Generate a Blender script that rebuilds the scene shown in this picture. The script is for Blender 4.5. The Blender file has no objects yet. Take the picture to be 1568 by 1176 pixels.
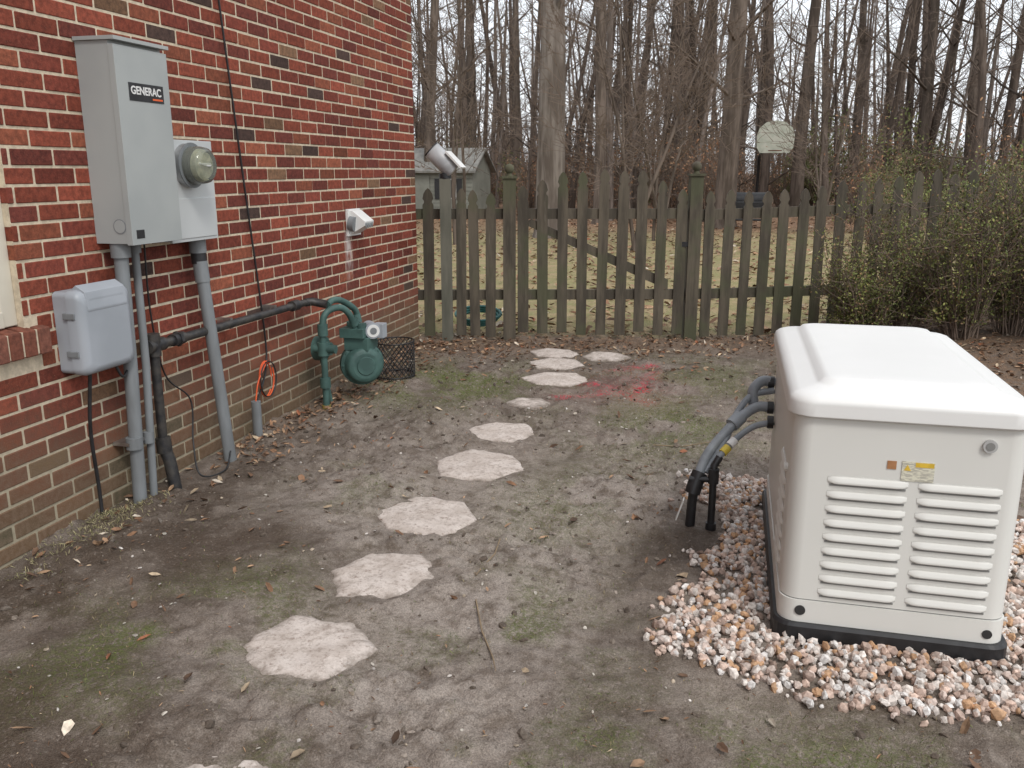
import bpy, math, random
import numpy as np
from mathutils import Vector, Matrix
random.seed(7); RNG=np.random.default_rng(7)
scene=bpy.context.scene
COL=scene.collection

# ---------------------------------------------------------------- materials
def nt(name):
    m=bpy.data.materials.new(name); m.use_nodes=True
    n=m.node_tree; b=n.nodes['Principled BSDF']; return m,n,b
def N(n,t,**k):
    x=n.nodes.new(t)
    for a,v in k.items():
        if a.startswith('i_'):
            x.inputs[a[2:].replace('_',' ')].default_value=v
        else: setattr(x,a,v)
    return x
def mix(n,fac,a,b,mode='MIX'):
    x=n.nodes.new('ShaderNodeMix'); x.data_type='RGBA'; x.blend_type=mode
    for s,v in ((0,fac),(6,a),(7,b)):
        if hasattr(v,'is_linked') or hasattr(v,'links'): n.links.new(v,x.inputs[s])
        elif isinstance(v,(int,float)): x.inputs[s].default_value=v
        else: x.inputs[s].default_value=(*v,1) if len(v)==3 else v
    return x.outputs[2]
def noise(n,scale,detail=4,rough=.6,stretch=None,coord=None):
    t=N(n,'ShaderNodeTexNoise'); t.inputs['Scale'].default_value=scale; t.inputs['Detail'].default_value=detail; t.inputs['Roughness'].default_value=rough
    tc=N(n,'ShaderNodeTexCoord'); src=tc.outputs['Object']
    if stretch:
        mp=N(n,'ShaderNodeMapping'); mp.inputs['Scale'].default_value=stretch
        n.links.new(src,mp.inputs['Vector']); src=mp.outputs['Vector']
    n.links.new(src,t.inputs['Vector']); return t.outputs['Fac']
def ramp(n,src,p0,p1,v0=0.,v1=1.):
    r=N(n,'ShaderNodeMapRange'); r.interpolation_type='SMOOTHSTEP'
    r.inputs['From Min'].default_value=p0; r.inputs['From Max'].default_value=p1
    r.inputs['To Min'].default_value=v0; r.inputs['To Max'].default_value=v1
    n.links.new(src,r.inputs['Value']); return r.outputs['Result']
def math_(n,op,a,b=0.):
    x=N(n,'ShaderNodeMath',operation=op)
    for i,v in enumerate((a,b)):
        if isinstance(v,(int,float)): x.inputs[i].default_value=v
        else: n.links.new(v,x.inputs[i])
    return x.outputs[0]
def bump(n,b,h,strength=.4,dist=.01):
    x=N(n,'ShaderNodeBump'); x.inputs['Strength'].default_value=strength; x.inputs['Distance'].default_value=dist
    n.links.new(h,x.inputs['Height']); n.links.new(x.outputs['Normal'],b.inputs['Normal'])
def attr(n,name):
    a=N(n,'ShaderNodeAttribute'); a.attribute_name=name; return a
def pm(name,c1,c2=None,scale=8,rough=.6,bs=0.,bd=.003,metal=0.,stretch=None,lo=.35,hi=.65,bscale=None):
    m,n,b=nt(name)
    if c2 is None: c2=tuple(v*.8 for v in c1)
    f=noise(n,scale,3,.6,stretch)
    c=mix(n,ramp(n,f,lo,hi),c1,c2)
    n.links.new(c,b.inputs['Base Color'])
    b.inputs['Roughness'].default_value=rough; b.inputs['Metallic'].default_value=metal
    if bs: bump(n,b,noise(n,bscale or scale*4,3,.7,stretch),bs,bd)
    return m
def attr_mat(name,rough=.8,var=.25,scale=60,bs=.3,bd=.002,trans=0):
    m,n,b=nt(name)
    a=attr(n,'Col'); f=noise(n,scale,2,.6)
    d=mix(n,1.,a.outputs['Color'],mix(n,ramp(n,f,.3,.7),(1-var,)*3,(1+var*.4,)*3),'MULTIPLY')
    n.links.new(d,b.inputs['Base Color']); b.inputs['Roughness'].default_value=rough
    if bs: bump(n,b,f,bs,bd)
    return m

# ---------------------------------------------------------------- mesh builder
class MB:
    def __init__(s): s.v=[];s.f=[];s.m=[];s.s=[];s.mats=[]
    def mi(s,mat):
        if mat not in s.mats: s.mats.append(mat)
        return s.mats.index(mat)
    def add(s,vs,fs,mat,smooth=False):
        o=len(s.v); s.v+= [tuple(v) for v in vs]; k=s.mi(mat)
        for f in fs: s.f.append(tuple(i+o for i in f)); s.m.append(k); s.s.append(smooth)
    def box(s,a,b,mat,rot=None,piv=None):
        x0,y0,z0=a;x1,y1,z1=b
        vs=[(x0,y0,z0),(x1,y0,z0),(x1,y1,z0),(x0,y1,z0),(x0,y0,z1),(x1,y0,z1),(x1,y1,z1),(x0,y1,z1)]
        if rot is not None:
            p=Vector(piv if piv else ((x0+x1)/2,(y0+y1)/2,(z0+z1)/2))
            vs=[tuple(rot@(Vector(v)-p)+p) for v in vs]
        s.add(vs,[(0,3,2,1),(4,5,6,7),(0,1,5,4),(1,2,6,5),(2,3,7,6),(3,0,4,7)],mat)
    def tube(s,pts,r,mat,sides=12,caps=True,smooth=True):
        pts=[Vector(p) for p in pts]; n=len(pts)
        rs=[r]*n if isinstance(r,(int,float)) else r
        ref=None; vs=[]
        for i,p in enumerate(pts):
            d=(pts[min(i+1,n-1)]-pts[max(i-1,0)])
            if d.length<1e-9: d=Vector((0,0,1))
            d.normalize()
            if ref is None:
                ref=d.orthogonal().normalized()
            ref=(ref-d*ref.dot(d)); 
            if ref.length<1e-6: ref=d.orthogonal()
            ref.normalize(); w=d.cross(ref)
            for k in range(sides):
                a=2*math.pi*k/sides
                vs.append(p+(ref*math.cos(a)+w*math.sin(a))*rs[i])
        fs=[]
        for i in range(n-1):
            for k in range(sides):
                k2=(k+1)%sides
                fs.append((i*sides+k,i*sides+k2,(i+1)*sides+k2,(i+1)*sides+k))
        s.add(vs,fs,mat,smooth)
        if caps:
            s.add(vs[:sides],[tuple(reversed(range(sides)))],mat)
            s.add(vs[-sides:],[tuple(range(sides))],mat)
    def cyl(s,p0,p1,r,mat,r1=None,sides=20):
        s.tube([p0,p1],[r,r if r1 is None else r1],mat,sides)
    def ell(s,c,r,mat,seg=16,rings=10):
        vs=[];fs=[]
        for i in range(rings+1):
            t=math.pi*i/rings
            for k in range(seg):
                a=2*math.pi*k/seg
                vs.append((c[0]+r[0]*math.sin(t)*math.cos(a),c[1]+r[1]*math.sin(t)*math.sin(a),c[2]+r[2]*math.cos(t)))
        for i in range(rings):
            for k in range(seg):
                k2=(k+1)%seg; fs.append((i*seg+k,(i+1)*seg+k,(i+1)*seg+k2,i*seg+k2))
        s.add(vs,fs,mat,True)
    def prism(s,poly,fn,t0,t1,mat):
        n=len(poly)
        vs=[fn(a,b,t0) for a,b in poly]+[fn(a,b,t1) for a,b in poly]
        fs=[tuple(range(n)),tuple(reversed(range(n,2*n)))]
        for i in range(n):
            j=(i+1)%n; fs.append((i,i+n,j+n,j))
        s.add(vs,fs,mat)
    def rings(s,rings,mat,cap0=True,cap1=True,smooth=True,join1=False):
        n=len(rings[0]); vs=[p for r in rings for p in r]; fs=[]
        for i in range(len(rings)-1):
            for k in range(n):
                k2=(k+1)%n; fs.append((i*n+k,i*n+k2,(i+1)*n+k2,(i+1)*n+k))
        if cap1 and join1: fs.append(tuple(range((len(rings)-1)*n,len(rings)*n)))
        s.add(vs,fs,mat,smooth)
        if cap1 and not join1: s.add(rings[-1],[tuple(range(n))],mat,False)
        if cap0: s.add(rings[0],[tuple(reversed(range(n)))],mat,False)
    def make(s,name,parent=None,bevel=0,seg=2,fixn=True,wn=False):
        me=bpy.data.meshes.new(name); me.from_pydata(s.v,[],s.f)
        for m in s.mats: me.materials.append(m)
        me.polygons.foreach_set('material_index',s.m); me.polygons.foreach_set('use_smooth',s.s)
        me.update()
        if fixn:
            import bmesh
            bm=bmesh.new(); bm.from_mesh(me); bmesh.ops.recalc_face_normals(bm,faces=bm.faces); bm.to_mesh(me); bm.free()
        o=bpy.data.objects.new(name,me); COL.objects.link(o)
        if parent: o.parent=parent
        if bevel:
            bv=o.modifiers.new('bevel','BEVEL'); bv.width=bevel; bv.segments=seg; bv.limit_method='ANGLE'; bv.angle_limit=math.radians(50); bv.harden_normals=False
        if wn:
            w_=o.modifiers.new('wn','WEIGHTED_NORMAL'); w_.mode='FACE_AREA'; w_.weight=80
        return o
def empty(name):
    e=bpy.data.objects.new(name,None); COL.objects.link(e); e.empty_display_size=.1; return e
def rrect(x0,x1,y0,y1,z,r,seg=6,inset=0):
    x0+=inset;x1-=inset;y0+=inset;y1-=inset; r=max(r-inset*.3,.01); out=[]
    for cx,cy,a0 in ((x1-r,y1-r,0),(x0+r,y1-r,90),(x0+r,y0+r,180),(x1-r,y0+r,270)):
        for k in range(seg+1):
            a=math.radians(a0+90*k/seg); out.append((cx+r*math.cos(a),cy+r*math.sin(a),z))
    return out
def bez(p,n=14):
    P=[Vector(q) for q in p]; P=[P[0]*2-P[1]]+P+[P[-1]*2-P[-2]]; out=[]
    for i in range(1,len(P)-2):
        for k in range(n):
            t=k/n; a,b,c,d=P[i-1],P[i],P[i+1],P[i+2]
            out.append(.5*((2*b)+(c-a)*t+(2*a-5*b+4*c-d)*t*t+(3*b-a-3*c+d)*t**3))
    out.append(P[-2]); return out

# ---------------------------------------------------------------- noise / terrain
PERM=RNG.random(65536)
def vn(x,y,seed=0):
    x=np.asarray(x,float);y=np.asarray(y,float)
    xi=np.floor(x).astype(np.int64); yi=np.floor(y).astype(np.int64); fx=x-xi; fy=y-yi
    fx=fx*fx*(3-2*fx); fy=fy*fy*(3-2*fy)
    h=lambda a,b: PERM[((a*7919+b*104729+seed*1299721)^((a*31+b*17)>>3))&65535]
    return (h(xi,yi)*(1-fx)+h(xi+1,yi)*fx)*(1-fy)+(h(xi,yi+1)*(1-fx)+h(xi+1,yi+1)*fx)*fy
def fbm(x,y,f,o=4,seed=0,g=.5):
    r=0;a=1;t=0
    for i in range(o):
        r=r+a*vn(x*f,y*f,seed+i*13); t+=a; a*=g; f*=2.03
    return r/t
def ss(x,a,b):
    t=np.clip((np.asarray(x,float)-a)/(b-a),0,1); return t*t*(3-2*t)
STONES=[(1.42,1.55,.17),(1.35,2.175,.215),(1.385,2.70,.215),(1.364,3.25,.23),(1.385,3.93,.235),(1.348,4.51,.195),(1.355,5.15,.15),(1.394,5.84,.235),(1.30,6.33,.21),(1.2,6.71,.2),(1.62,6.66,.19)]
def height(x,y):
    x=np.asarray(x,float);y=np.asarray(y,float)
    r=.17*ss(x,2.7,4.4)*ss(y,4.6,7.6)*(1-ss(y,10,16))
    near=1-ss(y,9,14)
    b=(fbm(x,y,1.1,3,3)-.5)*.055+ (fbm(x,y,5,3,5)-.5)*.045
    rough=.35+.65*ss(fbm(x,y,1.3,2,21),.35,.6)
    lump=np.abs(fbm(x,y,13,3,9)-.5)*.085*rough
    b=b+lump*near+(fbm(x,y,34,2,33)-.5)*.017*near*rough
    far=(fbm(x,y,.12,3,40)-.5)*.35*ss(y,16,30)
    m=np.zeros_like(x)
    for sx,sy,sr in STONES:
        d=np.hypot(x-sx,y-sy)+(fbm(x,y,9,2,55)-.5)*.08; m=np.maximum(m,1-ss(d,sr*.8,sr*1.3))
    z=r+b*near+far+(1-near)*(fbm(x,y,1.5,2,8)-.5)*.04
    z=z*(1-m)+m*(-.006+b*.28)
    bed=ss(x,2.35,2.6)*(1-ss(x,3.7,3.95))*ss(y,2.2,2.4)*(1-ss(y,4.0,4.3))
    z=z*(1-bed)+bed*(-.005)
    return z
def hz(x,y): return float(height(np.array([x]),np.array([y]))[0])

def axis(segs):
    out=[segs[0][0]]
    for a,b,st in segs:
        n=max(1,int(round((b-a)/st))); out+=list(a+(b-a)*(np.arange(1,n+1)/n))
    return np.array(out)
xs=axis([(-220,-40,15),(-40,-8,1.5),(-8,-.3,.3),(-.3,4.2,.017),(4.2,6,.05),(6,10,.25),(10,40,1.5),(40,240,15)])
ys=axis([(-60,-10,6),(-10,1.0,.4),(1.0,4.4,.015),(4.4,8.6,.032),(8.6,14,.15),(14,40,.6),(40,100,3),(100,500,30)])
X,Y=np.meshgrid(xs,ys); nx,ny=len(xs),len(ys)
Z=height(X,Y)
V=np.stack([X.ravel(),Y.ravel(),Z.ravel()],1)
I=np.arange(nx*ny).reshape(ny,nx)
F=np.stack([I[:-1,:-1].ravel(),I[:-1,1:].ravel(),I[1:,1:].ravel(),I[1:,:-1].ravel()],1)
def fastmesh(name,V,F,mat,smooth=False,cols=None,attrs=None):
    me=bpy.data.meshes.new(name); k=F.shape[1]
    me.vertices.add(len(V)); me.vertices.foreach_set('co',V.astype(np.float32).ravel())
    me.loops.add(F.size); me.loops.foreach_set('vertex_index',F.astype(np.int32).ravel())
    me.polygons.add(len(F)); me.polygons.foreach_set('loop_start',(np.arange(len(F))*k).astype(np.int32))
    me.polygons.foreach_set('loop_total',np.full(len(F),k,np.int32))
    me.polygons.foreach_set('use_smooth',np.full(len(F),smooth))
    me.update(calc_edges=True); me.validate()
    if cols is not None:
        a=me.color_attributes.new('Col','FLOAT_COLOR','POINT'); c=np.ones((len(V),4),np.float32); c[:,:3]=cols; a.data.foreach_set('color',c.ravel())
    if attrs:
        for k2,v in attrs.items():
            a=me.attributes.new(k2,'FLOAT','POINT'); a.data.foreach_set('value',v.astype(np.float32).ravel())
    me.materials.append(mat)
    o=bpy.data.objects.new(name,me); COL.objects.link(o); return o
x,y=X.ravel(),Y.ravel()
def GREEN(x,y):
    g=lambda cx,cy,rx,ry: np.exp(-(((x-cx)/rx)**2+((y-cy)/ry)**2))
    r=1.1*g(.75,5.5,.6,.6)+.7*g(2.3,4.9,.5,.7)+.9*g(2.3,1.75,.8,.25)+.6*g(1.95,2.45,.3,.3)+.5*g(1.0,2.3,.25,.4)+.6*g(3.0,1.9,.6,.25)+.5*g(2.5,6.2,.8,.6)+.45*g(.9,3.6,.25,.4)+.5*g(.8,2.0,.3,.3)+.4*g(1.9,3.5,.3,.5)
    return np.clip(r*ss(fbm(x,y,4,3,90),.36,.58)*1.2,0,1)
g=lambda cx,cy,rx,ry: np.exp(-(((x-cx)/rx)**2+((y-cy)/ry)**2))
green=GREEN(x,y)
wet=.95*g(.6,2.75,.45,.4)+.9*g(.25,3.3,.3,.9)+.7*g(.4,2.0,.5,.6)+.8*g(2.42,3.3,.2,.35)+.7*g(2.8,1.6,1.2,.25)+.6*g(.9,1.6,.6,.25)+.7*g(2.3,2.8,.16,.5)+.25*ss(y,5.9,7)+.4*g(.8,4.6,.4,.9)
wet=wet*(.6+.8*fbm(x,y,3,3,91))+.35*ss(fbm(x,y,2.2,4,95),.5,.62)
def segd(ax,ay,bx,by):
    dx,dy=bx-ax,by-ay; t=np.clip(((x-ax)*dx+(y-ay)*dy)/(dx*dx+dy*dy),0,1); return np.hypot(x-ax-t*dx,y-ay-t*dy)
red=np.zeros_like(x)
for s_ in ((1.62,5.75,2.1,5.35),(1.75,6.1,2.0,6.45),(2.0,5.6,2.05,6.25),(1.5,5.3,1.8,5.5)):
    red=np.maximum(red,np.exp(-(segd(*s_)/.05)**2)*(.35+.65*ss(fbm(x,y,9,2,97),.4,.6)))
red+=.16*g(1.9,5.7,.35,.45)
far=ss(y-.28*x,6.9,7.4)
litter=ss(x,2.7,3.6)*ss(y,4.3,6.0)+ss(y-.28*x,6.0,6.9)+.6*np.exp(-((x-.1)/.2)**2)*ss(y,3.9,4.6)
pale=g(1.7,2.6,.6,.7)+g(1.3,3.3,.9,.5)+.8*g(2.2,3.8,.5,.8)+.7*g(.9,4.3,.6,.5)+.6*g(1.8,1.9,.5,.4)+.5*g(.9,1.9,.4,.3)
gm,n,b=nt('ground_mud')
n1=noise(n,3.2,4,.65); n2=noise(n,14,4,.7); n3=noise(n,70,3,.75); n5=noise(n,220,2,.7)
c=mix(n,ramp(n,n1,.35,.65),(.210,.172,.142),(.125,.097,.076))
c=mix(n,ramp(n,n2,.42,.62),c,mix(n,.5,c,(.31,.265,.228)))
c=mix(n,math_(n,'MULTIPLY',ramp(n,n2,.3,.6),math_(n,'MULTIPLY',attr(n,'pale').outputs['Fac'],.75)),c,(.35,.305,.268))
c=mix(n,math_(n,'MULTIPLY',attr(n,'wet').outputs['Fac'],ramp(n,n1,.3,.55,.4,.95)),c,(.084,.061,.045))
c=mix(n,ramp(n,n3,.55,.72,0,.6),c,(.08,.062,.048))
c=mix(n,ramp(n,n3,.44,.30,0,.35),c,(.40,.35,.30))
gg=math_(n,'MULTIPLY',attr(n,'green').outputs['Fac'],ramp(n,n3,.36,.60))
c=mix(n,gg,c,(.105,.125,.034))
lc=mix(n,ramp(n,n3,.40,.6),(.10,.062,.040),(.23,.145,.088))
c=mix(n,math_(n,'MULTIPLY',attr(n,'litter').outputs['Fac'],ramp(n,n2,.35,.6,.2,.9)),c,lc)
fc=mix(n,ramp(n,n1,.4,.62),(.23,.245,.10),(.38,.30,.17))
fc=mix(n,ramp(n,n3,.4,.66),fc,(.28,.19,.105))
wf=mix(n,ramp(n,n2,.35,.65),(.15,.085,.05),(.28,.17,.10))
fc=mix(n,attr(n,'woods').outputs['Fac'],fc,wf)
c=mix(n,attr(n,'far').outputs['Fac'],c,fc)
c=mix(n,math_(n,'MULTIPLY',attr(n,'red').outputs['Fac'],ramp(n,n3,.46,.56)),c,(.52,.03,.06))
c=mix(n,1.,c,mix(n,ramp(n,n5,.3,.7),(.7,.7,.7),(1.25,1.25,1.25)),'MULTIPLY')
n.links.new(c,b.inputs['Base Color'])
rr=math_(n,'SUBTRACT',.92,math_(n,'MULTIPLY',attr(n,'wet').outputs['Fac'],.30)); n.links.new(rr,b.inputs['Roughness'])
b.inputs['Specular IOR Level'].default_value=.3
bump(n,b,math_(n,'ADD',math_(n,'MULTIPLY',n2,.6),math_(n,'ADD',math_(n,'MULTIPLY',n3,.5),math_(n,'MULTIPLY',n5,.2))),.65,.025)
fastmesh('ground',V,F,gm,True,attrs=dict(green=green,wet=np.clip(wet,0,1),red=np.clip(red,0,1),far=far,litter=np.clip(litter,0,1),pale=np.clip(pale,0,1),woods=ss(y+fbm(x,y,.2,2,77)*6,22,28)))

# ---------------------------------------------------------------- scatter
def rotm(n,tilt,rng=RNG):
    yaw=rng.uniform(0,2*np.pi,n); a=rng.normal(0,tilt,n); b_=rng.normal(0,tilt,n)
    cz,sz=np.cos(yaw),np.sin(yaw); cx,sx=np.cos(a),np.sin(a); cy,sy=np.cos(b_),np.sin(b_)
    O=np.zeros(n);I1=np.ones(n)
    Rz=np.stack([cz,-sz,O,sz,cz,O,O,O,I1],1).reshape(n,3,3)
    Rx=np.stack([I1,O,O,O,cx,-sx,O,sx,cx],1).reshape(n,3,3)
    Ry=np.stack([cy,O,sy,O,I1,O,-sy,O,cy],1).reshape(n,3,3)
    return Rx@Ry@Rz
def scatter(name,bv,bf,P,S,R,cols,mat,jitter=0,smooth=False):
    bv=np.array(bv,float);bf=np.array(bf);n_=len(P);k=len(bv)
    B=np.repeat(bv[None],n_,0)
    if jitter: B=B*(1+RNG.uniform(-jitter,jitter,B.shape))
    B=B*S[:,None,:]; W=np.einsum('nij,nkj->nki',R,B)+P[:,None,:]
    FF=(bf[None]+(np.arange(n_)*k)[:,None,None]).reshape(-1,bf.shape[1])
    return fastmesh(name,W.reshape(-1,3),FF,mat,smooth,np.repeat(cols,k,0))
def palette(n_,pal,w,var=.15):
    pal=np.array(pal);w=np.array(w,float);w/=w.sum()
    c=pal[RNG.choice(len(pal),n_,p=w)]*(1+RNG.normal(0,var,(n_,1))); return np.clip(c,.005,.95)
t_=(1+5**.5)/2
ICO=np.array([(-1,t_,0),(1,t_,0),(-1,-t_,0),(1,-t_,0),(0,-1,t_),(0,1,t_),(0,-1,-t_),(0,1,-t_),(t_,0,-1),(t_,0,1),(-t_,0,-1),(-t_,0,1)])/math.hypot(1,t_)
ICF=[(0,11,5),(0,5,1),(0,1,7),(0,7,10),(0,10,11),(1,5,9),(5,11,4),(11,10,2),(10,7,6),(7,1,8),(3,9,4),(3,4,2),(3,2,6),(3,6,8),(3,8,9),(4,9,5),(2,4,11),(6,2,10),(8,6,7),(9,8,1)]
def stonedist(a,b_): return np.min([np.hypot(a-q[0],b_-q[1])/q[2] for q in STONES],0)
n_=9500
gx=RNG.uniform(2.32,3.9,n_); gy=RNG.uniform(2.15,4.15,n_)
edge=2.45+(fbm(gx,gy,3,2,60)-.5)*.26+RNG.normal(0,.025,n_)
keep=(gx>edge)&(gx<3.78+(fbm(gx,gy,3,2,61)-.5)*.15)&(gy>2.29+(fbm(gx,gy,3,2,62)-.5)*.18+.1*(1-ss(gx,2.45,2.7))+RNG.normal(0,.025,n_))&(gy<4.05)
keep&=~((gx>2.775)&(gx<3.37)&(gy>2.62)&(gy<3.78))
keep&=~((np.hypot((gx-2.45)/.13,(gy-3.42)/.28)<1))
gx,gy=gx[keep],gy[keep]; n_=len(gx)
S=RNG.uniform(.007,.0185,(n_,1))*RNG.uniform(.7,1.25,(n_,3)); S[:,2]*=.8
P=np.stack([gx,gy,height(gx,gy)+RNG.uniform(0,.018,n_)],1)
gcol=palette(n_,[(.66,.60,.55),(.60,.45,.37),(.54,.33,.19),(.46,.34,.28),(.76,.73,.70),(.28,.2,.16),(.60,.49,.43)],[5,4,2.2,2,2.5,1,3],.12)
scatter('gravel_bed',ICO,ICF,P,S,rotm(n_,1.),gcol,attr_mat('gravel_stone',.7,.3,90,0),.26)
n_=9000
cx_=RNG.uniform(.05,4.6,n_); cy_=RNG.uniform(1.1,7.2,n_); k=fbm(cx_,cy_,1.3,2,21)+RNG.uniform(-.2,.2,n_)>.47
cx_,cy_=cx_[k],cy_[k]; dm=stonedist(cx_,cy_)>1.05
cx_,cy_=cx_[dm],cy_[dm]; n_=len(cx_)
S=np.abs(RNG.normal(0,.0065,(n_,1))+.003)*RNG.uniform(.7,1.3,(n_,3)); S[:,2]*=.6
P=np.stack([cx_,cy_,height(cx_,cy_)],1)
scatter('mud_clods',ICO,ICF,P,S,rotm(n_,.6),palette(n_,[(.18,.148,.12),(.11,.085,.066),(.26,.22,.187)],[3,3,2]),attr_mat('mud_clod',.95,.3,120),.3)
n_=420
cx_=RNG.uniform(.3,4.2,n_); cy_=RNG.uniform(1.3,5.5,n_)
P=np.stack([cx_,cy_,height(cx_,cy_)+.003],1); S=RNG.uniform(.004,.009,(n_,1))*RNG.uniform(.6,1.3,(n_,3)); S[:,2]*=.4
scatter('stray_pebbles',ICO,ICF,P,S,rotm(n_,.4),palette(n_,[(.5,.46,.4),(.4,.33,.25),(.58,.54,.5)],[3,2,2]),bpy.data.materials['gravel_stone'],.25)
LV=[(-1,0,0),(-.45,.42,.12),(-.45,-.42,.10),(.35,.5,.16),(.35,-.46,.2),(1,0,.12),(0,0,0.0)]
LF=[(0,6,1),(0,2,6),(1,6,3),(2,4,6),(3,6,5),(4,5,6)]
LEAFPAL=([(.25,.14,.08),(.34,.215,.13),(.15,.085,.05),(.44,.34,.23),(.33,.13,.065),(.54,.47,.38)],[6,5,6,2,.7,.8])
def leaves(name,px_,py_,smin,smax,tilt=.35,lift=.012,asp=(.5,1.1)):
    n_=len(px_); P=np.stack([px_,py_,height(px_,py_)+RNG.uniform(.002,lift,n_)],1)
    S=RNG.uniform(smin,smax,(n_,1))*np.stack([np.ones(n_),RNG.uniform(*asp,n_),RNG.uniform(.3,2.2,n_)],1)
    return scatter(name,LV,LF,P,S,rotm(n_,tilt),palette(n_,*LEAFPAL,.2),leafm,.2)
leafm=attr_mat('dead_leaf',.8,.3,50,0)
A=[]
def pts(n_,x0,x1,y0,y1,cond=None):
    a=RNG.uniform(x0,x1,n_);b_=RNG.uniform(y0,y1,n_)
    if cond is not None:
        k=cond(a,b_); a,b_=a[k],b_[k]
    A.append(np.stack([a,b_],1))
pts(430,.1,4.3,1.2,6.5)
pts(11000,2.6,8.5,4.4,9.5,lambda a,b_:(RNG.random(len(a))<ss(a,2.7,3.6)*ss(b_,4.5,6.0)))
pts(3000,-.1,4,6.2,8.2,lambda a,b_:(b_-.28*a>6.3)&(b_-.28*a<7.3))
pts(1500,.03,.5,3.7,6.8,lambda a,b_:RNG.random(len(a))<(1-a/.5))
pts(1400,.05,2.6,5.6,7,lambda a,b_:RNG.random(len(a))<.6*ss(b_-.2*a,5.4,6.6))
pts(60,.02,.3,2.2,4)
A=np.concatenate(A)
def clean(A,k=.95):
    dm=(~((A[:,0]>2.7)&(A[:,0]<3.45)&(A[:,1]>2.5)&(A[:,1]<3.95)))
    return A[dm&(stonedist(A[:,0],A[:,1])>k)]
A=clean(A)
leaves('fallen_leaves',A[:,0],A[:,1],.009,.030)
A=[]; pts(20,.2,3.6,1.8,5); A=clean(np.concatenate(A)); leaves('fallen_leaves',A[:,0],A[:,1],.02,.034,.3,.012,(.7,1.2))
A=[]; pts(5200,.05,4.4,1.15,6.8,lambda a,b_:fbm(a,b_,2.5,3,120)+RNG.uniform(-.25,.25,len(a))>.47); A=clean(np.concatenate(A),.75); leaves('leaf_debris',A[:,0],A[:,1],.003,.010,.4,.006,(.12,.7))
ax_=RNG.uniform(-8,16,15000); ay_=7.3+RNG.random(15000)**1.3*21
k=(ay_-.28*ax_>7.1); leaves('fallen_leaves',ax_[k],ay_[k],.03,.07,.3,.03)
BV=[(-.5,0,0),(.5,0,0),(.12,.25,.75),(-.1,.5,1.)]; BF=[(0,1,2),(0,2,3)]
n_=120000; a=RNG.uniform(.1,4.2,n_); b_=RNG.uniform(1.2,7.0,n_)
k=(RNG.random(n_)<GREEN(a,b_)*.75+.03)&(stonedist(a,b_)>.95)&(~((a>2.42)&(b_>2.3)&(a<3.8)&(b_<4.1)))
a,b_=a[k],b_[k]; n_=len(a)
S=np.stack([RNG.uniform(.0012,.0026,n_),RNG.uniform(.005,.018,n_),RNG.uniform(.004,.020,n_)],1)
scatter('grass_patches',BV,BF,np.stack([a,b_,height(a,b_)-.002],1),S,rotm(n_,.45),palette(n_,[(.10,.135,.036),(.17,.195,.06),(.33,.27,.15),(.19,.15,.09)],[4,3,3,2]),attr_mat('grass_blade',.8,.2,30,0))
n_=900; a=np.concatenate([RNG.normal(.1,.05,500),RNG.normal(.12,.05,400)]); b_=np.concatenate([RNG.normal(2.85,.12,500),RNG.uniform(2.3,3.2,400)])
S=np.stack([RNG.uniform(.0015,.003,n_),RNG.uniform(.02,.035,n_),RNG.uniform(.008,.022,n_)],1)
scatter('dry_grass_tuft',BV,BF,np.stack([a,b_,height(a,b_)],1),S,rotm(n_,.6),palette(n_,[(.3,.27,.14),(.4,.35,.2),(.18,.17,.08)],[3,2,2]),bpy.data.materials['grass_blade'])

# stepping stones
sm,n,b=nt('stepping_stone_concrete')
n1=noise(n,9,4,.7); n2=noise(n,60,4,.75); n3=noise(n,220,2,.7); n6=noise(n,24,3,.7)
c=mix(n,ramp(n,n1,.35,.65),(.68,.61,.56),(.54,.47,.42))
c=mix(n,ramp(n,n2,.48,.70),c,(.33,.265,.225))
c=mix(n,ramp(n,n6,.52,.70,0,.55),c,(.30,.245,.205))
c=mix(n,ramp(n,n3,.3,.7),mix(n,.2,c,(.25,.21,.17)),c)
e=attr(n,'edge').outputs['Fac']
mm=ramp(n,math_(n,'ADD',e,math_(n,'MULTIPLY',math_(n,'ADD',n1,n6),.66)),1.0,1.42)
mudc=mix(n,ramp(n,n2,.4,.6),(.18,.148,.12),(.29,.248,.212))
c=mix(n,mm,c,mudc)
n.links.new(c,b.inputs['Base Color']); b.inputs['Roughness'].default_value=.95
bump(n,b,math_(n,'ADD',n2,n3),.45,.006)
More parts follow.
